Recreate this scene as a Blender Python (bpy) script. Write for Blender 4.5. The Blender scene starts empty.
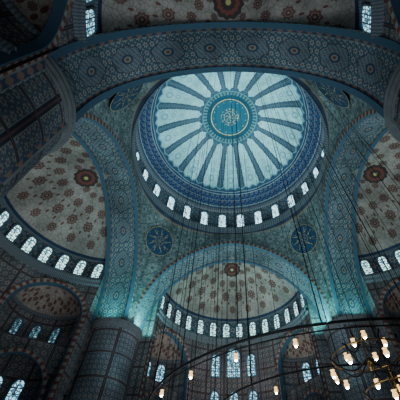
import bpy, bmesh, math, random
from mathutils import Vector, Matrix
random.seed(3)
S=bpy.context.scene
col=S.collection
pi=math.pi
# ---------------------------------------------------------------- shader DSL
class E:
    def __init__(s,g,k): s.g=g; s.k=k
    def _o(s,op,*a): return s.g.m(op,s,*a)
    def __add__(s,o): return s._o('ADD',o)
    __radd__=__add__
    def __sub__(s,o): return s._o('SUBTRACT',o)
    def __rsub__(s,o): return s.g.m('SUBTRACT',o,s)
    def __mul__(s,o): return s._o('MULTIPLY',o)
    __rmul__=__mul__
    def __truediv__(s,o): return s._o('DIVIDE',o)
    def __rtruediv__(s,o): return s.g.m('DIVIDE',o,s)
    def fr(s): return s._o('FRACT')
    def fl(s): return s._o('FLOOR')
    def ab(s): return s._o('ABSOLUTE')
    def sin(s): return s._o('SINE')
    def lt(s,o): return s._o('LESS_THAN',o)
    def gt(s,o): return s._o('GREATER_THAN',o)
    def mn(s,o): return s._o('MINIMUM',o)
    def mx(s,o): return s._o('MAXIMUM',o)
    def sq(s): return s._o('SQRT')
class G:
    def __init__(s,name,rough=.9,spec=.06):
        s.mat=bpy.data.materials.new(name); s.mat.use_nodes=True
        s.nt=s.mat.node_tree; s.b=s.nt.nodes['Principled BSDF']
        s.b.inputs['Roughness'].default_value=rough
        s.b.inputs['Specular IOR Level'].default_value=spec
        s.tc=s.nt.nodes.new('ShaderNodeTexCoord')
        sp=s.nt.nodes.new('ShaderNodeSeparateXYZ'); s.nt.links.new(s.tc.outputs['UV'],sp.inputs[0])
        s.u=E(s,sp.outputs[0]); s.v=E(s,sp.outputs[1])
    def m(s,op,*a):
        n=s.nt.nodes.new('ShaderNodeMath'); n.operation=op
        for i,x in enumerate(a):
            if isinstance(x,E): s.nt.links.new(x.k,n.inputs[i])
            else: n.inputs[i].default_value=x
        return E(s,n.outputs[0])
    def vec(s,x,y,z=0.0):
        n=s.nt.nodes.new('ShaderNodeCombineXYZ')
        for i,q in enumerate((x,y,z)):
            if isinstance(q,E): s.nt.links.new(q.k,n.inputs[i])
            else: n.inputs[i].default_value=q
        return E(s,n.outputs[0])
    def mix(s,f,a,b):
        n=s.nt.nodes.new('ShaderNodeMix'); n.data_type='RGBA'
        for i,x in ((0,f),(6,a),(7,b)):
            if isinstance(x,E): s.nt.links.new(x.k,n.inputs[i])
            elif i==0: n.inputs[0].default_value=x
            else: n.inputs[i].default_value=(*x,1)
        return E(s,n.outputs[2])
    def sat(s,c,f):
        n=s.nt.nodes.new('ShaderNodeHueSaturation'); n.inputs['Saturation'].default_value=f
        s.nt.links.new(c.k,n.inputs['Color']); return E(s,n.outputs[0])
    def vor(s,vec,scale,feat='F1'):
        n=s.nt.nodes.new('ShaderNodeTexVoronoi'); n.feature=feat; n.inputs['Scale'].default_value=scale
        if vec: s.nt.links.new(vec.k,n.inputs['Vector'])
        return E(s,n.outputs['Distance'])
    def noise(s,vec,scale,det=3):
        n=s.nt.nodes.new('ShaderNodeTexNoise'); n.inputs['Scale'].default_value=scale; n.inputs['Detail'].default_value=det
        if vec: s.nt.links.new(vec.k,n.inputs['Vector'])
        return E(s,n.outputs[0])
    def obj(s): return E(s,s.tc.outputs['Object'])
    def done(s,c,em=None,es=0):
        if isinstance(c,E): s.nt.links.new(c.k,s.b.inputs['Base Color'])
        else: s.b.inputs['Base Color'].default_value=(*c,1)
        if em is not None:
            if isinstance(em,E): s.nt.links.new(em.k,s.b.inputs['Emission Color'])
            else: s.b.inputs['Emission Color'].default_value=(*em,1)
            s.b.inputs['Emission Strength'].default_value=es
        return s.mat
def aged(g,c,dark=.55,sc=.35,sat=.82):
    c=g.sat(c,sat)
    n=g.noise(g.obj(),sc,5)
    return g.mix(((n-.35)*2.2).mx(0).mn(1),g.mix(dark,c,(0.0,0.0,0.0)),c)
def floral(g,a,b,size,base,leafc,petal,heart):
    """fine scrolling floral tile pattern in metres"""
    A_=a/size; B_=b/size
    c=base if isinstance(base,E) else g.mix(0,base,base)
    w1=(B_+(A_*2*pi).sin()*.22).fr()-.5
    w2=(A_+(B_*2*pi).sin()*.22).fr()-.5
    c=g.mix((w1.ab().lt(.06)).mx(w2.ab().lt(.06)),c,leafc)
    for off,r0,k,pc,hc in ((0.,.30,6,petal,heart),(.5,.24,8,leafc,petal)):
        lx=(A_+off).fr()-.5; ly=(B_+off).fr()-.5
        d=(lx*lx+ly*ly).sq(); an=g.m('ARCTAN2',ly,lx)
        rr=((an*k).sin()*.28+1)*r0
        c=g.mix(d.lt(rr),c,pc)
        c=g.mix(d.lt(r0*.55),c,base)
        c=g.mix(d.lt(r0*.38),c,hc)
    return c
# ---- main dome : v=0 apex..1 base
NR=18
g=G('dome_paint')
u,v=g.u,g.v
x=((u*NR+.5).fr()-.5).ab()
t=v*math.radians(65.6)
r=t.sin()*12.9
xp=x*r*(2*pi/NR)
mid=(.5-x)*r*(2*pi/NR)
ara=g.vor(g.vec((u*NR*3.0),v*14),1.6,'DISTANCE_TO_EDGE')
nz_=g.noise(g.obj(),.5,4)
panel=g.mix(nz_,(.13,.32,.34),(.36,.59,.60))
panel=g.mix(ara.lt(.05),panel,(.17,.36,.39))
for vc,wx,wy in ((.66,.18,.0014),(.57,.08,.0006),(.48,.04,.0004)):
    leaf=((mid*mid)/wx+((v-vc)*(v-vc))/wy).lt(1)
    panel=g.mix(leaf,panel,(.12,.27,.32))
    leaf=((mid*mid)/(wx*.35)+((v-vc)*(v-vc))/(wy*.35)).lt(1)
    panel=g.mix(leaf,panel,(.24,.44,.46))
w=v*.46+.14+((v*90).sin()*.02)
dm=(((v*34).fr()-.5).ab()*.9)
q1=dm+xp*1.5
ribc=g.mix(q1.lt(.46),(.028,.065,.10),(.09,.14,.165))
ribc=g.mix(q1.lt(.34),ribc,(.035,.08,.125))
ribc=g.mix(q1.lt(.12),ribc,(.13,.12,.11))
c=g.mix(xp.lt(w+.04),panel,(.10,.10,.10))
c=g.mix(xp.lt(w),c,ribc)
bnd=.778+((x*pi).sin()*.008)
lob2=((u*NR*3).fr()-.5).ab()
c=g.mix(v.gt(.728+lob2*.05),c,(.10,.22,.27))
c=g.mix(v.gt(.743+lob2*.05),c,(.025,.06,.11))
c=g.mix(v.gt(bnd),c,(.18,.26,.26))
c=g.mix(v.gt(bnd+.008),c,(.015,.04,.10))
bandc=floral(g,u*74,v*14.8,.85,(.009,.026,.078),(.022,.058,.14),(.09,.13,.19),(.15,.06,.05))
c=g.mix(v.gt(.81),c,bandc)
for a,b_,cc in ((.808,.816,(.20,.26,.25)),(.875,.881,(.13,.17,.18)),(.945,.953,(.25,.28,.25)),(.953,.975,(.03,.07,.12)),(.975,.985,(.25,.12,.09)),(.985,1.1,(.14,.20,.22))):
    c=g.mix(v.gt(a)*v.lt(b_),c,cc)
pet=((u*36).fr()-.5).ab()
c=g.mix(v.lt(.31-pet*.06),c,(.03,.08,.12))
c=g.mix(v.lt(.272),c,(.09,.20,.20))
c=g.mix(v.lt(.264),c,g.mix(((u*48).fr()-.5).ab().lt(.25),(.02,.06,.10),(.07,.17,.17)))
c=g.mix(v.lt(.228),c,(.01,.05,.08))
M_dome=g.done(aged(g,c,.3,.25,.95))
g=G('drum_tile')
c=floral(g,g.u,g.v,1.0,(.05,.08,.13),(.10,.17,.22),(.24,.27,.28),(.18,.07,.05))
M_drum=g.done(aged(g,c))
g=G('pendentive_tile')
c=floral(g,g.u,g.v,1.5,(.16,.25,.255),(.045,.095,.135),(.33,.39,.36),(.04,.07,.14))
c2=floral(g,g.u,g.v,.62,(.15,.235,.24),(.055,.11,.15),(.28,.34,.32),(.06,.08,.14))
c=g.mix(.45,c,c2)
c=g.mix(g.v.gt(12.45),c,(.28,.22,.16)); c=g.mix(g.v.gt(12.65),c,(.03,.06,.13))
M_pend=g.done(aged(g,c,.6))
# arch soffit
g=G('arch_soffit_tile')
u,v=g.u,g.v
b=(v-.5).ab()
la_=((u*.30).fr()-.5)*3.33; lb_=(v-.5)*3.3
dm_=(la_*la_*.55+lb_*lb_*1.3).sq(); an_=g.m('ARCTAN2',lb_,la_)
fl1=floral(g,u,v*3.3,.52,(.055,.10,.16),(.10,.19,.25),(.37,.42,.40),(.26,.10,.07))
fl2=floral(g,u,v*3.3,.38,(.24,.30,.30),(.06,.13,.21),(.055,.10,.20),(.26,.11,.08))
rad=((an_*8).sin()*.06+.92)
c=g.mix(dm_.lt(rad),fl1,fl2)
c=g.mix(dm_.lt(rad+.06)*dm_.gt(rad),c,(.03,.055,.11))
c=g.mix(dm_.lt(.36),c,(.03,.07,.15))
c=g.mix(dm_.lt(.22),c,(.30,.31,.27))
c=g.mix(dm_.lt(.12),c,(.22,.07,.05))
c=g.mix(b.gt(.35),c,(.25,.29,.27))
bb=((u*1.3).fr()-.5).ab()
c=g.mix(b.gt(.36),c,g.mix((bb+((b-.41).ab())*5).lt(.38),(.045,.08,.16),(.28,.17,.13)))
c=g.mix(b.gt(.46),c,(.22,.25,.24))
M_soff=g.done(aged(g,c,.6))
g=G('border_stripe')
k=(g.u*1.8).fr()
c=g.mix(k.lt(.5),(.22,.21,.19),(.14,.05,.04)); 
c=g.mix(g.v.lt(.3),c,(.05,.10,.15))
M_bord=g.done(c)
def semi_paint(name,N,base,red,R):
    g=G(name); u,v=g.u,g.v
    rr=((1-v)*(pi/2*.64)).sin()*R
    ara=g.vor(g.obj(),2.4,'DISTANCE_TO_EDGE'); ar2=g.vor(g.obj(),5.0)
    c=g.mix(ara.lt(.05),base,tuple(q*.66 for q in base))
    c=g.mix(ar2.lt(.20),c,tuple(q*.72 for q in base))
    for (vc,off,rad) in ((.16,0.,.36),(.33,.5,.43),(.51,0.,.37),(.67,.5,.28),(.80,0.,.2)):
        rad*=R/10 if R<9 else 1
        lx=((u*N+off).fr()-.5)*rr*(pi/N); ly=(v-vc)*R*1.05
        d=(lx*lx+ly*ly*.6).sq()
        ang=g.m('ARCTAN2',ly,lx)
        rd=rad*(1+.12*(ang*8).sin())
        c=g.mix(d.lt(rd*1.15),c,tuple(q*.65 for q in base))
        c=g.mix(d.lt(rd),c,red)
        c=g.mix(d.lt(rd*.72),c,tuple(q*.6 for q in base))
        c=g.mix(d.lt(rd*.52),c,(red[0]*.8,red[1]*.8,red[2]))
        c=g.mix(d.lt(rd*.2),c,(base[0]*.8,base[1]*.8,base[2]*.7))
    for (vc,off) in ((.245,.25),(.245,.75),(.42,.25),(.42,.75)):
        lx=((u*N+off).fr()-.5)*rr*(pi/N); ly=(v-vc)*R*1.05
        c=g.mix((lx*lx/.009+ly*ly/.05).lt(1),c,(red[0],red[1]*1.2,red[2]*1.2))
    if R<9:
        pp=((u*12).fr()-.5).ab()
        c=g.mix(v.gt(.86+pp*.05),c,red)
    c=g.mix(v.lt(.045),c,(.03,.06,.13))
    return g.done(aged(g,c,.6,.35,.92))
M_semi=semi_paint('semi_dome_paint',11,(.44,.39,.36),(.20,.075,.06),10.0)
M_conch=semi_paint('conch_paint',6,(.40,.35,.31),(.18,.06,.05),3.4)
def wallmat(name,base,leafc,petal,heart,pw,ph,size):
    g=G(name)
    c=floral(g,g.u,g.v,size,base,leafc,petal,heart)
    fx=((g.u/pw).fr()-.5).ab(); fy=((g.v/ph).fr()-.5).ab()
    c=g.mix((fx.gt(.43)).mx(fy.gt(.44)),c,tuple(q*.8 for q in petal))
    c=g.mix((fx.gt(.445)).mx(fy.gt(.455)),c,(.03,.05,.09))
    c=g.mix((fx.gt(.485)).mx(fy.gt(.485)),c,(.17,.08,.06))
    return g.done(aged(g,c,.6))
M_wall=wallmat('iznik_wall_tile',(.15,.155,.17),(.07,.10,.14),(.31,.30,.28),(.21,.08,.06),2.1,2.4,.6)
M_pier=wallmat('pier_tile',(.13,.175,.22),(.06,.11,.19),(.36,.38,.36),(.22,.09,.07),2.6,2.0,.43)
g=G('pier_marble'); n=g.noise(g.obj(),1.5,6)
M_marb=g.done(g.mix(n,(.05,.055,.06),(.14,.14,.145)))
g=G('cornice_stone')
kk=((g.u*4.6).fr()-.5).ab()
M_corn=g.done(g.mix(kk.lt(.25),(.14,.15,.155),(.06,.09,.125)))
g=G('carved_grey_stone'); n=g.noise(g.obj(),3,5)
M_stone=g.done(g.mix(n,(.07,.085,.10),(.17,.185,.19)))
g=G('carpet'); f=g.vor(g.obj(),1.2,'DISTANCE_TO_EDGE')
M_floor=g.done(g.mix(f.lt(.1),(.22,.03,.025),(.10,.03,.05)))
def simple(name,c,rough=.8,metal=0,em=None,es=0,spec=.08):
    g=G(name,rough,spec); g.b.inputs['Metallic'].default_value=metal
    n=g.noise(g.obj(),6)
    cc=g.mix(n,c,tuple(q*.8 for q in c))
    return g.done(cc,em,es)
M_gold=simple('gilded_paint',(.46,.38,.16))
M_teal=simple('teal_ground',(.010,.065,.10))
M_navy=simple('navy_ground',(.022,.058,.115))
M_red=simple('madder_red_paint',(.17,.06,.05))
M_dark=simple('dark_umber_paint',(.05,.04,.04))
M_frame=simple('window_plaster',(.08,.11,.14))
M_iron=simple('blackened_iron',(.010,.010,.012),.6,.3)
M_brass=simple('aged_brass',(.16,.10,.04),.4,.8)
M_glass=simple('lit_lamp_glass',(.9,.6,.3),.3,0,(1,.60,.22),2.0)
M_bulb=simple('bulb_glow',(1,.9,.7),.3,0,(1,.88,.55),70)
def winmat(name,ca,cb,st,sc):
    g=G(name)
    h=g.vor(g.vec(g.u,g.v),sc,'DISTANCE_TO_EDGE')
    n=g.noise(g.vec(g.u,g.v),2.5)
    c=g.mix(((n-.4)*5).mx(0).mn(1),ca,cb)
    ln=(.04,.09,.12)
    c=g.mix(h.lt(.10),c,ln)
    fx=((g.u*2.2+.5).fr()-.5).ab(); fy=((g.v*1.7).fr()-.5).ab()
    c=g.mix((fx.lt(.06)).mx(fy.lt(.06)),c,tuple(q*.7 for q in ln))
    return g.done((.02,.02,.02),c,st)
M_wbright=winmat('daylight_lattice_glass',(.72,.97,1),(.32,.72,.96),4.2,3.0)
M_wsemi=winmat('pale_lattice_glass',(.70,1,.92),(.30,.70,.76),3.0,3.2)
M_wblue=winmat('stained_blue_glass',(.08,.42,.70),(.55,.95,1.0),2.2,3.0)
M_wdim=winmat('dim_stained_glass',(.10,.40,.60),(.50,.9,.95),.7,3.0)
# ---------------------------------------------------------------- mesh helpers
def mk(name,data,mats,smooth=True):
    me=bpy.data.meshes.new(name)
    vs,fs,uvs,mi=data
    me.from_pydata(vs,[],fs)
    if uvs:
        l=me.uv_layers.new(name='UVMap')
        for p in me.polygons:
            for li,vi in zip(p.loop_indices,p.vertices): l.data[li].uv=uvs[vi]
    if mi:
        for p,m_ in zip(me.polygons,mi): p.material_index=m_
    for m_ in (mats if isinstance(mats,(list,tuple)) else [mats]): me.materials.append(m_)
    for p in me.polygons: p.use_smooth=smooth
    o=bpy.data.objects.new(name,me); col.objects.link(o); return o
def tag(o,label=None,cat=None,kind=None,group=None):
    if label:o['label']=label
    if cat:o['category']=cat
    if kind:o['kind']=kind
    if group:o['group']=group
    return o
def clone(o,rz=None,parent=None,loc=None):
    n=o.copy(); col.objects.link(n)
    if rz is not None: n.rotation_euler=(0,0,rz)
    if loc is not None: n.location=loc
    if parent: n.parent=parent
    return n
def grid(U,V,f):
    vs=[];uv=[];fs=[]
    for j in range(V+1):
        for i in range(U+1):
            x,y,z,s,t=f(i/U,j/V); vs.append((x,y,z)); uv.append((s,t))
    for j in range(V):
        for i in range(U):
            a=j*(U+1)+i; fs.append((a,a+1,a+U+2,a+U+1))
    return vs,fs,uv,None
def join(*ds):
    V=[];F=[];UV=[]
    for d in ds:
        n=len(V); V+=d[0]; F+=[tuple(q+n for q in f) for f in d[1]]; UV+=d[2] if d[2] else [(0,0)]*len(d[0])
    return V,F,UV,None
def lathe(prof,seg,a0=0,a1=2*pi,cx=0,cy=0,us=1,vs_=1):
    n=len(prof)-1
    def f(u,v):
        k=v*n; i=min(int(k+1e-6),n-1); q=k-i
        r=prof[i][0]*(1-q)+prof[i+1][0]*q; z=prof[i][1]*(1-q)+prof[i+1][1]*q
        a=a0+(a1-a0)*u
        return cx+r*math.cos(a),cy+r*math.sin(a),z,u*us,v*vs_
    return grid(seg,n,f)
# ---------------------------------------------------------------- key dims
A=10.3; AB=13.6; HALF=9.9; EC=.94; ZS=16.8
def arch_pt(s,off=0,half=HALF,e=EC,zs=ZS):
    R=half+e+off; tm=math.acos(e/R); t=(1-abs(s))*tm; sg=1 if s>=0 else -1
    return sg*(-e+R*math.cos(t)),zs+R*math.sin(t)
def arch_sweep(prof,half=HALF,e=EC,zs=ZS,n=64,foot=None,yoff=0,L=None):
    foot=zs if foot is None else foot
    L=L or half*pi
    ss=[('f',-1)]+[('a',-1+2*i/n) for i in range(n+1)]+[('f',1)]
    K=len(ss)-1; P=len(prof)-1
    def f(u,v):
        i=round(u*K); j=round(v*P); y,off,vv=prof[j]
        kind,s=ss[i]
        x,z=arch_pt(s,off,half,e,zs)
        uu=(s+1)/2*L
        if kind=='f': z=foot; uu+= (zs-foot)*(1 if s>0 else -1)
        return x,y+yoff,z,uu,vv
    return grid(K,P,f)
# ================================================================= DOME
DC=30.2; DR=12.9; TB=math.radians(65.6)
def fd(u,v):
    t=v*TB; a=u*2*pi
    return DR*math.sin(t)*math.cos(a),DR*math.sin(t)*math.sin(a),DC+DR*math.cos(t),u,v
dome=mk('main_dome',grid(144,40,fd),M_dome)
tag(dome,'great central dome painted pale turquoise with dark radiating ribs','dome')
drum=mk('drum_wall',lathe([(11.75,30.5),(11.75,35.53)],96,us=74,vs_=5),M_drum); drum.parent=dome
ga=mk('gallery_cornice',lathe([(10.62,29.6),(10.5,29.9),(10.65,30.05),(10.5,30.4),(10.5,30.75),(10.75,30.75),(10.75,30.5),(11.8,30.5)],96,us=50),M_corn,False); ga.parent=dome
co=mk('dome_cornice',lathe([(11.78,35.2),(11.5,35.35),(11.45,35.55),(11.7,35.62)],96,us=50),M_corn,False); co.parent=dome
def sph(x,y,d):
    return DC+math.sqrt(max(DR*DR-x*x-y*y,0))-d
def med_mesh(R,zf,flip=1,seg=64,spokes=16,th=1.0,cy=0):
    V=[];F=[];M=[]
    def ring(r0,r1,d,mi,n=seg):
        b=len(V)
        for i in range(n):
            a=2*pi*i/n
            for r in (r0,r1):
                x,y=r*math.cos(a),r*math.sin(a); V.append((x,y,zf(x,y,d)))
        for i in range(n):
            j=(i+1)%n; F.append((b+2*i,b+2*i+1,b+2*j+1,b+2*j)); M.append(mi)
    def stroke(pts,w,d,mi=1):
        w*=th
        b=len(V); n=len(pts)
        for i,(x,y) in enumerate(pts):
            x0,y0=pts[max(i-1,0)]; x1,y1=pts[min(i+1,n-1)]
            l=math.hypot(x1-x0,y1-y0) or 1; nx,ny=-(y1-y0)/l,(x1-x0)/l
            ww=w*(.35+.65*math.sin(pi*(i+.5)/n))
            for sg in (-1,1):
                X,Y=x+sg*nx*ww,y+sg*ny*ww; V.append((X,Y,zf(X,Y,d)))
        for i in range(n-1): F.append((b+2*i,b+2*i+1,b+2*i+3,b+2*i+2)); M.append(mi)
    ring(.001,R*.30,.04*flip,0); ring(R*.28,R,.05*flip,0)
    ring(R*.97,R,.07*flip,1); ring(R*.30,R*.315,.07*flip,1)
    rnd=random.Random(5)
    for k in range(spokes):
        a=2*pi*k/spokes
        def P(rr,da): return (R*rr*math.cos(a+da),R*rr*math.sin(a+da))
        stroke([P(.42+.40*q/6,.03*math.sin(q)) for q in range(7)],R*.015,.08*flip)
        ln=rnd.choice([.22,.30,.34])
        stroke([P(.47+.06*math.sin(q/8*pi)*rnd.choice([1,1,-1]),ln*q/8) for q in range(9)],R*.012,.08*flip)
        if k%2: stroke([P(.66+.07*math.cos(q/8*pi*1.6),.10+.12*math.sin(q/8*pi*1.6)) for q in range(9)],R*.010,.08*flip)
        else: stroke([P(.38+.03*math.cos(q/6*pi),.06+.18*q/6) for q in range(7)],R*.010,.08*flip)
        stroke([P(.84,.14),P(.855,.17),P(.84,.20)],R*.013,.08*flip)
    for k in range(6):
        a=2*pi*k/6
        stroke([(R*.26*q/8*math.cos(a+.5*math.sin(q/8*pi)),R*.26*q/8*math.sin(a+.5*math.sin(q/8*pi))) for q in range(9)],R*.009,.08*flip)
    return V,F,None,M
med=mk('calligraphy_medallion',med_mesh(2.75,sph,1,64,15,.9),[M_teal,M_gold],False); med.parent=dome
med['label']='round teal medallion with gilded calligraphy ring'
# ================================================================= PENDENTIVES
cols_=[]
n=36
for i in range(n+1):
    x,z=arch_pt(-i/n); cols_.append((x,A,z))
cols_.append((-10.12,10.12,ZS))
for i in range(n,-1,-1):
    x,z=arch_pt(-i/n); cols_.append((-A,-x,z))
K=len(cols_)-1; ZR=29.75; RR=10.62
def fp(u,v):
    x,y,z=cols_[round(u*K)]
    rb=math.hypot(x,y); a=math.atan2(y,x)
    r=rb+(RR-rb)*(.35*v+.65*(1-math.cos(v*pi/2))); zz=z+(ZR-z)*(.35*v+.65*math.sin(v*pi/2))
    return r*math.cos(a),r*math.sin(a),zz,a*12,13*(zz-ZS)/(ZR-ZS)
pend=mk('pendentive',grid(K,24,fp),M_pend)
tag(pend,'curved triangular pendentive with teal arabesque tilework','pendentive',group='pendentives under the dome')
ro=mk('calligraphy_roundel',med_mesh(1.8,lambda x,y,d:-d+.0,1,40,9,1.0),[M_navy,M_gold],False)
p0=Vector(fp(.5,.62)[:3]); du=Vector(fp(.5+2/K,.62)[:3])-Vector(fp(.5-2/K,.62)[:3]); dv=Vector(fp(.5,.70)[:3])-Vector(fp(.5,.54)[:3])
nz=du.cross(dv).normalized()
inward=-(Vector((p0.x,p0.y,0))).normalized()
if nz.dot(inward)<0: nz=-nz
zax=-nz; yax=dv.normalized(); xax=yax.cross(zax).normalized(); yax=zax.cross(xax)
mt=Matrix((xax,yax,zax)).transposed().to_4x4(); mt.translation=p0+nz*.30
ro.matrix_local=mt; ro.parent=pend; ro['label']='dark blue roundel with gilded calligraphy'
for k in range(1,4):
    q=clone(pend,rz=k*pi/2); r_=ro.copy(); col.objects.link(r_); r_.parent=q
# ================================================================= ARCHES
def build_arch(half,e,zs,front):
    kw=dict(half=half,e=e,zs=zs)
    parts=[arch_sweep([(A-front,0,0),(11.4,0,.33),(12.5,0,.67),(AB,0,1)],foot=10.8,**kw),
           arch_sweep([(AB,0,.1),(AB,1.6,.45)],foot=10.8,**kw)]
    if front: parts.append(arch_sweep([(A-front,0,.02),(A-front,1.3,.2)],foot=10.8,**kw))
    o=mk('great_arch',join(*parts),M_soff)
    tag(o,'huge pointed supporting arch with blue patterned soffit','arch',group='great arches carrying the dome')
    f0=A-front
    av=mk('archivolt_moulding',arch_sweep([(f0+.3,-.02,0),(f0+.3,-.10,.1),(f0-.1,-.10,.3),(f0-.1,.24,.8),(f0+.05,.28,1)],foot=16.8,**kw),M_bord,False); av.parent=o
    av2=mk('archivolt_moulding',arch_sweep([(AB-.3,-.02,0),(AB-.3,-.10,.1),(AB+.1,-.10,.3),(AB+.1,.30,1)],foot=16.8,**kw),M_bord,False); av2.parent=o
    return o,av,av2
arch,av,av2=build_arch(HALF,EC,ZS,0)
for k in (1,3):
    q=clone(arch,rz=k*pi/2)
    for c_ in (av,av2): clone(c_,parent=q)
hn,en=8.6,.4
a2,_,_=build_arch(hn,en,27.5-math.sqrt((hn+en)**2-en**2),.06)
a2.rotation_euler.z=pi
# ================================================================= PIERS
def fpier(u,v):
    a=u*2*pi; zz=v*8.4
    r=2.35+.14*abs(math.sin(a*12)); return r*math.cos(a),r*math.sin(a),zz,u*15,zz
pier=mk('pier',grid(192,8,fpier),M_marb)
tag(pier,'massive round pier with fluted marble shaft and tiled upper drum','pillar',group='piers carrying the arches')
cap=mk('capital',lathe([(2.48,7.9),(2.55,8.0),(2.48,8.15),(2.48,8.4),(2.6,8.6),(2.6,8.8),(2.2,8.9)],64,us=20),M_stone,False); cap.parent=pier
def fblk(u,v):
    a=u*2*pi; z=8.6+8.3*v; return 2.42*math.cos(a),2.42*math.sin(a),z,u*15.6,z
blk=mk('tiled_block',grid(64,6,fblk),M_pier); blk.parent=pier
cb=mk('block_cornice',lathe([(2.42,16.3),(2.5,16.4),(2.5,16.5),(2.58,16.65),(2.58,16.8),(2.62,16.9),(2.62,17.0),(2.0,17.05)],64,us=16),M_stone,False); cb.parent=pier
pier.location=(-11.75,11.8,0)
for sx,sy in ((1,1),(1,-1),(-1,-1)):
    q=clone(pier,loc=(sx*11.75,sy*11.8,0))
    if sy<0: q.scale=(1.4,1.4,1)
    for c_ in (cap,blk,cb): clone(c_,parent=q)
# ================================================================= SEMI DOMES
RW=8.65; CY=12.35; SA=10.45; SB=10.8; ZD=23.0
t0=math.asin((ZD-ZS)/SB)
def fs(u,v):
    t=t0+(pi/2-t0)*v; a=u*pi; r=SA*math.cos(t)
    return r*math.cos(a),CY+r*math.sin(a),ZS+SB*math.sin(t),u,v
semi=mk('semi_dome',grid(72,24,fs),M_semi)
tag(semi,'cream semi-dome painted with rows of dark red rosettes','semi-dome',group='semi-domes around the central dome')
A0=math.asin((AB-CY)/RW)
sd=mk('drum_wall',lathe([(RW,20.5),(RW,23.02)],72,A0,pi-A0,0,CY,25,2.5),M_drum); sd.parent=semi
sc_=mk('cornice',lathe([(RW+.02,20.0),(RW-.2,20.15),(RW-.25,20.4),(RW-.4,20.5),(RW-.4,20.72),(RW,20.78)],72,A0,pi-A0,0,CY,30),M_corn,False); sc_.parent=semi
sc2=mk('cornice',lathe([(RW+.02,22.95),(RW-.2,23.0),(RW-.22,23.12),(RW-.05,23.17)],72,A0,pi-A0,0,CY,30),M_corn,False); sc2.parent=semi
def rosette(R,cy):
    V=[];F=[];M=[]
    def zf(x,y,d):
        rr=x*x+(cy+y-CY)**2
        return ZS+SB*math.sqrt(max(1-rr/(SA*SA),0))-d
    for r0,r1,d,mi,amp in ((.001,R,.04,0,.12),(.001,R*.74,.08,2,.15),(.001,R*.48,.10,0,.2),(.001,R*.18,.12,1,0)):
        n=64; b=len(V)
        for i in range(n):
            a=2*pi*i/n; q=1+amp*math.sin(a*12)*.5
            for j,r in enumerate((r0,r1*q*.5,r1*q)):
                x,y=r*math.cos(a),r*math.sin(a); V.append((x,cy+y,zf(x,y,d)))
        for i in range(n):
            j=(i+1)%n
            for s_ in (0,1):
                F.append((b+3*i+s_,b+3*i+s_+1,b+3*j+s_+1,b+3*j+s_)); M.append(mi)
    return V,F,None,M
rz_=mk('crown_rosette',rosette(1.1,14.95),[M_dark,M_gold,M_red],False); rz_.parent=semi
for k in range(1,4):
    q=clone(semi,rz=k*pi/2)
    for c_ in (sd,sc_,sc2,rz_): clone(c_,parent=q)
# ================================================================= WALLS
HS=3.2; CZ=16.2
def wall_data(cs):
    n=240
    xs=[A0+(pi-2*A0)*i/n for i in range(n+1)]
    ha=math.asin(HS/RW)
    for c_ in cs: xs+= [c_-ha-1e-4,c_-ha+1e-4,c_+ha-1e-4,c_+ha+1e-4]
    xs.sort()
    def zb(a):
        for c_ in cs:
            if abs(a-c_)<ha:
                return CZ+1.05*math.sqrt(max(HS*HS-(RW*math.sin(a-c_))**2,0))
        return 0
    K=len(xs)-1
    def f(u,v):
        a=xs[round(u*K)]; z0=zb(a); z=z0+(20.5-z0)*v
        return RW*math.cos(a),CY+RW*math.sin(a),z,RW*a,z
    ds=[grid(K,6,f)]
    xf=RW*math.cos(A0)-.02
    for sg in (-1,1):
        ds.append(grid(6,8,lambda u,v:(sg*(xf+6*u),AB,v*ZD,u*6,v*ZD)))
    return join(*ds)
C30=math.radians(32)
w3=mk('wall_west',wall_data([C30,pi/2,pi-C30]),M_wall); w3.rotation_euler.z=pi/2
tag(w3,'tiled apse wall with arched openings beneath the semi-dome','wall','structure')
w3b=clone(w3,rz=pi); w3b.name='wall_south'
w3c=clone(w3,rz=3*pi/2); w3c.name='wall_east'
w0=mk('wall_north',wall_data([C30,pi-C30]),M_wall); tag(w0,'tiled prayer wall with windows beneath the semi-dome','wall','structure')
H=8.25
def conch_parts():
    def fc(u,v):
        t=v*pi/2; a=u*pi; r=HS*math.cos(t)
        return r*math.cos(a),H+r*math.sin(a),17.5+2.15*math.sin(t),u,v
    cap=grid(32,12,fc)
    pts=[(HS,H-.5)]+[(HS*math.cos(pi*i/28),H+HS*math.sin(pi*i/28)) for i in range(29)]+[(-HS,H-.5)]
    K=len(pts)-1
    zz=[0,5,10,13.8,15.0,17.55]
    def fw(u,v):
        x,y=pts[round(u*K)]; z=zz[round(v*5)]; return x,y,z,u*11,z
    return cap,grid(K,5,fw)
cc,cw=conch_parts()
conch=mk('conch',cc,M_conch); tag(conch,'small painted half-dome niche with red rosettes','niche',group='small half-dome niches below the semi-domes')
cwo=mk('niche_wall',cw,M_wall); cwo.parent=conch
cco=mk('cornice',lathe([(3.22,17.4),(3.05,17.45),(3.0,17.6),(3.15,17.7)],32,0,pi,0,H,10),M_corn,False); cco.parent=conch
cc2=mk('cornice',lathe([(3.22,14.2),(2.95,14.35),(2.85,14.7),(3.2,14.8)],32,0,pi,0,H,10),M_corn,False); cc2.parent=conch
def farchv(prof):
    d=arch_sweep(prof,half=HS,e=.15,zs=CZ,n=40,foot=0)
    return ([(x,math.sqrt(max(RW**2-min(abs(x),7)**2,1))+y,z) for x,y,z in d[0]],d[1],d[2],None)
cav=mk('archivolt_moulding',farchv([(.4,-.14,0),(-.12,-.14,.2),(-.12,.22,.7),(.03,.25,1)]),M_bord,False); cav.parent=conch
def low_arch():
    d=arch_sweep([(.25,-.0,0),(-.05,-.0,.2),(-.05,.3,.7),(.2,.32,1)],half=2.55,e=.2,zs=10.4,n=32,foot=0)
    return ([(x,H+.95+y,z) for x,y,z in d[0]],d[1],d[2],None)
la=mk('arcade_arch',low_arch(),M_bord,False); la.parent=conch
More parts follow.
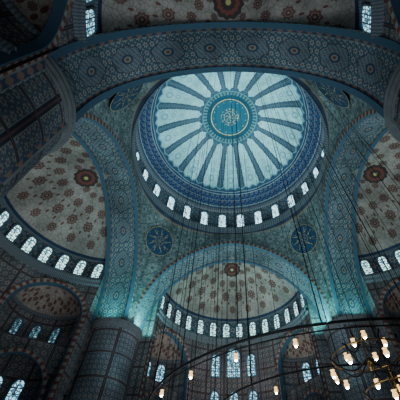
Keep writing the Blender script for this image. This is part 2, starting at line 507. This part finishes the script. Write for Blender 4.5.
def tymp():
    n=32; half=2.55; 
    pts=[arch_pt(-1+2*i/n,0,half,.2,10.4) for i in range(n+1)]
    def f(u,v):
        x,z=pts[round(u*n)]
        X=3.15*(-1+2*u) ; Z=14.4
        return x+(X-x)*v,H+1.0,z+(Z-z)*v,x+(X-x)*v,z+(Z-z)*v
    return grid(n,4,f)
ty=mk('tympanum_wall',tymp(),M_wall,False); ty.parent=conch
cparts=[cwo,cco,cc2,cav,la,ty]
conch_frames=[]
first=True
for k in range(4):
    for ac in (C30,pi/2,pi-C30):
        if k==0 and abs(ac-pi/2)<.01: continue
        rz=k*pi/2
        ax=Matrix.Rotation(rz,3,'Z')@Vector((0,CY,0)); rr_=rz+ac-pi/2
        if first:
            o=conch; first=False; o.location=ax; o.rotation_euler=(0,0,rr_)
        else:
            o=clone(conch,rz=rr_,loc=ax)
            for p in cparts: clone(p,parent=o)
        conch_frames.append((k,ac,ax,rr_))
# ================================================================= WINDOWS
def window_mesh(w,h,mull=False,nb=1,fr=.16):
    V=[];F=[];MI=[]
    def outline(o):
        hw=w/2+o; n=12; base=-o; zs=h-w/2
        pts=[(-hw,base),(hw,base)]
        pts+=[(hw*math.cos(pi*i/n),zs+hw*1.1*math.sin(pi*i/n)) for i in range(n+1)]
        return pts
    inn=outline(0); out=outline(fr); n=len(inn)
    V+=[(x,.02,z) for x,z in inn]; F.append(tuple(range(n))); MI.append(1)
    def strip(pa,ya,pb,yb,mi=0):
        b=len(V)
        V.extend([(x,ya,z) for x,z in pa]); V.extend([(x,yb,z) for x,z in pb])
        for i in range(n):
            j=(i+1)%n; F.append((b+i,b+j,b+n+j,b+n+i)); MI.append(mi)
    strip(inn,.02,inn,-.10); strip(inn,-.10,out,-.10); strip(out,-.10,out,.12)
    def bar(x0,x1,z0,z1):
        b=len(V); V.extend([(x0,-.04,z0),(x1,-.04,z0),(x1,-.04,z1),(x0,-.04,z1)]); F.append((b,b+1,b+2,b+3)); MI.append(0)
    if mull:
        for i in range(nb):
            x=-w/2+w*(i+1)/(nb+1); zt=h-w/2+1.05*math.sqrt(max((w/2)**2-x*x,0))
            bar(x-.04,x+.04,0,zt)
        for q in (.25,.5,.72): 
            bar(-w/2,w/2,(h-w/2*(.9 if nb>1 else 0))*q-.04,(h-w/2*(.9 if nb>1 else 0))*q+.04)
    return V,F,[(x,z) for x,y,z in V],MI
wcount=[0]
def place_window(proto,pos,ang,label):
    wcount[0]+=1
    o=bpy.data.objects.new('window_%d'%wcount[0],proto); col.objects.link(o)
    o.location=pos; o.rotation_euler=(0,0,ang)
    tag(o,label,'window','structure'); return o
def wproto(w,h,mg,mull=False,nb=1,fr=.16):
    o=mk('wproto',window_mesh(w,h,mull,nb,fr),[M_frame,mg],False); me=o.data; bpy.data.objects.remove(o); return me
wd=wproto(1.0,2.85,M_wbright); ws=wproto(.78,1.8,M_wsemi); wc=wproto(.86,2.0,M_wblue,True); wcd=wproto(.62,1.4,M_wdim,True); wf=wproto(1.5,3.2,M_wblue,True,2); wf2=wproto(1.0,2.4,M_wblue,True)
wnear=wproto(1.4,2.1,M_wblue,True,2,.12)
for i in range(28):
    a=pi/2+2*pi*(i+.5)/28
    place_window(wd,(11.66*math.cos(a),11.66*math.sin(a),31.75),a-pi/2,'tall arched daylight window at the base of the great dome')
def sidept(k,x,y,z): 
    return Matrix.Rotation(k*pi/2,3,'Z')@Vector((x,y,z))
RI=RW-.08
for k in range(4):
    for i in range(14):
        a=math.radians(90+11.8*(i-6.5))
        place_window(wnear if k==2 else ws,sidept(k,RI*math.cos(a),CY+RI*math.sin(a),20.95),a-pi/2+k*pi/2,'small arched daylight window at the base of a semi-dome')
for (k,ac,ax,rr_) in conch_frames:
    if k==2: continue
    for j in (-1,0,1):
        b=math.radians(90+32*j)
        lp=Vector((3.12*math.cos(b),H+3.12*math.sin(b),15.05)); wp=Matrix.Rotation(rr_,3,'Z')@lp+ax
        place_window(wc if k==0 else wcd,wp,rr_+b-pi/2,'small blue-lit arched window in a half-dome niche')
    for j in (-.5,.5):
        b=math.radians(90+30*j)
        lp=Vector((3.12*math.cos(b),H+3.12*math.sin(b),9.9)); wp=Matrix.Rotation(rr_,3,'Z')@lp+ax
        place_window(wc,wp,rr_+b-pi/2,'small blue-lit arched window behind an arcade arch')
for j in (-1,0,1):
    a=pi/2+j*math.radians(14.5)
    place_window(wf if j==0 else wf2,(RI*math.cos(a),CY+RI*math.sin(a),16.2),a-pi/2,'stained blue glass window in the prayer wall')
    place_window(wc,(RI*math.cos(a),CY+RI*math.sin(a),12.6),a-pi/2,'stained blue glass window in the prayer wall')
fl=mk('floor',grid(4,4,lambda u,v:(-26+52*u,-26+52*v,0,u,v)),M_floor); tag(fl,'red patterned carpet floor','floor','structure')
# ================================================================= CHANDELIERS
def torus(R,r,cx,cy,z,n=96,m=8):
    return grid(n,m,lambda u,v:(cx+(R+r*math.cos(v*2*pi))*math.cos(u*2*pi),cy+(R+r*math.cos(v*2*pi))*math.sin(u*2*pi),z+r*math.sin(v*2*pi),u,v))
def tube(p,q,r,m=6):
    p=Vector(p);q=Vector(q);d=(q-p).normalized(); a=d.orthogonal().normalized(); b=d.cross(a)
    def f(u,v):
        w=p+(q-p)*v+a*r*math.cos(u*2*pi)+b*r*math.sin(u*2*pi); return w.x,w.y,w.z,u,v
    return grid(m,1,f)
def poly_tube(pts,r,m=6):
    pts=[Vector(p) for p in pts]; n=len(pts)-1
    def f(u,v):
        i=round(v*n); d=(pts[min(i+1,n)]-pts[max(i-1,0)]).normalized()
        a=d.cross(Vector((0,0,1))); a=a.normalized() if a.length>1e-3 else Vector((1,0,0)); b=d.cross(a)
        w=pts[i]+a*r*math.cos(u*2*pi)+b*r*math.sin(u*2*pi); return w.x,w.y,w.z,u,v
    return grid(m,n,f)
lg=lathe([(.001,-.17),(.03,-.165),(.055,-.145),(.07,-.11),(.068,-.075),(.052,-.04),(.045,-.015),(.062,.02)],16)
lc=lathe([(.064,.02),(.07,.03),(.05,.05),(.02,.07),(.012,.10),(.009,.11),(.009,.34),(.001,.345)],14)
lb=lathe([(.001,-.20),(.022,-.19),(.042,-.16),(.036,-.12),(.012,-.06),(.001,-.05)],12)
meshes=[]
for nm,d,mm in (('glass_shade',lg,M_glass),('lamp_holder',lc,M_brass),('bulb',lb,M_bulb)):
    o=mk(nm,d,mm); meshes.append((nm,o.data)); bpy.data.objects.remove(o)
def add_lamp(parent,loc,s=1.0):
    o=bpy.data.objects.new('lamp',meshes[1][1]); col.objects.link(o); o.parent=parent; o.location=loc; o.scale=(s,s,s)
    for nm,me in (meshes[0],meshes[2]):
        c_=bpy.data.objects.new(nm,me); col.objects.link(c_); c_.parent=o
    return o
def ring_chandelier(loc,CR,CI,n1,n2,label):
    em=bpy.data.objects.new('chandelier',None); col.objects.link(em); em.location=loc
    tag(em,label,'chandelier')
    rg=mk('outer_ring',torus(CR,.028,0,0,0),M_iron); rg.parent=em
    rg3=mk('lower_ring',torus(CR,.014,0,0,-.13),M_iron); rg3.parent=em
    rg2=mk('inner_ring',torus(CI,.022,0,0,0),M_iron); rg2.parent=em
    for i in range(n1):
        a=2*pi*(i+.5)/n1; add_lamp(em,(CR*math.cos(a),CR*math.sin(a),-.23),.64)
    for i in range(n2):
        a=2*pi*(i+.5)/n2; add_lamp(em,(CI*math.cos(a),CI*math.sin(a),-.23),.64)
    return em
em=ring_chandelier((2.9,-6.15,4.5),5.35,3.5,28,16,'wide low circular iron chandelier ring with hanging glass lamps')
em2=ring_chandelier((-2.2,2.2,4.5),3.4,1.8,10,6,'second circular iron chandelier hanging beneath the great dome')
def arm(R,z0,a):
    pts=[]
    for i in range(13):
        q=i/12; rr=.02+(R-.02)*q; pts.append((rr*math.cos(a),rr*math.sin(a),z0-.18*math.sin(q*pi*1.0)+.06*q*q))
    return poly_tube(pts,.012)
def small_chandelier(loc,n1,n2,R1,R2,label):
    e2=bpy.data.objects.new('chandelier',None); col.objects.link(e2); e2.location=loc
    tag(e2,label,'chandelier')
    st=mk('stem',lathe([(.001,-.2),(.03,-.17),(.045,-.1),(.02,-.03),(.03,.0),(.014,.05),(.014,.3),(.035,.33),(.012,.37),(.007,.5),(.001,.52)],12),M_brass); st.parent=e2
    rgx=mk('ring_frame',torus(R1-.04,.013,0,0,.04,48),M_brass); rgx.parent=e2
    for i in range(n1):
        a=2*pi*(i+.3)/n1; o=mk('arm',arm(R1,0,a),M_iron); o.parent=e2; add_lamp(e2,(R1*math.cos(a),R1*math.sin(a),-.14),.6)
    for i in range(n2):
        a=2*pi*(i+.5)/n2; o=mk('arm',arm(R2,.33,a),M_iron); o.parent=e2; add_lamp(e2,(R2*math.cos(a),R2*math.sin(a),.19),.6)
    return e2
e2=small_chandelier((2.25,-11.4,3.85),7,4,.62,.36,'small two-tier iron chandelier with curved arms and lit lamps')
e3=small_chandelier((2.75,-10.95,3.5),5,3,.55,.30,'small two-tier iron chandelier hanging lower beside a similar one')
bpy.context.view_layer.update()
dg=bpy.context.evaluated_depsgraph_get()
def up(x,y,z0):
    hit,loc,*_=S.ray_cast(dg,Vector((x,y,z0+.3)),Vector((0,0,1)))
    return loc.z if hit else 30
def cable(parent,x,y,z0,r=.0115):
    z1=up(x,y,z0+5)
    o=mk('cable',tube((0,0,0),(0,0,z1-z0),r),M_iron); o.parent=parent; o.location=(x-parent.location.x,y-parent.location.y,z0-parent.location.z)
for E_,R_,n_ in ((em,5.35,20),(em,3.5,10),(em2,3.4,14),(em2,1.8,8)):
    for i in range(n_):
        a=2*pi*(i+.25)/n_; cable(E_,E_.location.x+R_*math.cos(a),E_.location.y+R_*math.sin(a),4.5)
cable(e2,2.25,-11.4,4.36,.007); cable(e3,2.75,-10.95,4.0,.007)
# ================================================================= LIGHTS
def area(loc,power,colr,size,rot=(pi,0,0),spread=pi):
    l=bpy.data.lights.new('fill_or_lamp','AREA'); l.energy=power; l.color=colr; l.size=size; l.spread=spread
    o=bpy.data.objects.new('fill_or_uplight',l); col.objects.link(o); o.location=loc; o.rotation_euler=rot; return o  # used for added fills without a fixture and for the teal arch-foot uplights
area((0,0,17),2900,(.68,.95,1.0),3,spread=math.radians(76))  # added fill standing in for daylight on the dome, no fixture here
area((0,1,13),1550,(.78,.95,1.0),5)  # added general fill, no lamp hangs here
area((0,1,.4),1300,(.86,.95,1.0),10)  # added ambient fill, stands in for daylight bounced off the carpet
area((-2,-13,.5),420,(.80,.93,1.0),4)  # added fill to brighten the near left side
for k in range(4):
    p=sidept(k,0,15.2,12.5); area(p,[560,190,12,230][k],(1,.92,.87),3)  # added warm fill below each semi-dome, not a real lamp
for k in (0,1,3):
    for sg in (-1,1):
        p=sidept(k,sg*8.9,11.9,17.3); area(p,[460,90,0,90][k],(.22,1,.92),.3)
for sg in (-1,1):
    area((sg*9.0,9.0,17.3),230,(.22,1,.92),.3)
    area((sg*8.6,8.6,11.0),60,(.6,.95,1.0),.5)
w=bpy.data.worlds.new('World'); S.world=w; w.use_nodes=True
w.node_tree.nodes['Background'].inputs[0].default_value=(.2,.35,.45,1); w.node_tree.nodes['Background'].inputs[1].default_value=.3
# ================================================================= CAMERA
cd=bpy.data.cameras.new('camera'); cam=bpy.data.objects.new('camera',cd); col.objects.link(cam)
cd.sensor_width=36; cd.lens=293/400*36; cd.shift_x=-31/400
R=Matrix.Rotation(math.radians(90+52.5),4,'X')@Matrix.Rotation(math.radians(-.8),4,'Z')
cam.matrix_world=Matrix.Translation((0,-16.5,1.6))@R
cd.clip_start=.05; cd.clip_end=300
S.camera=cam
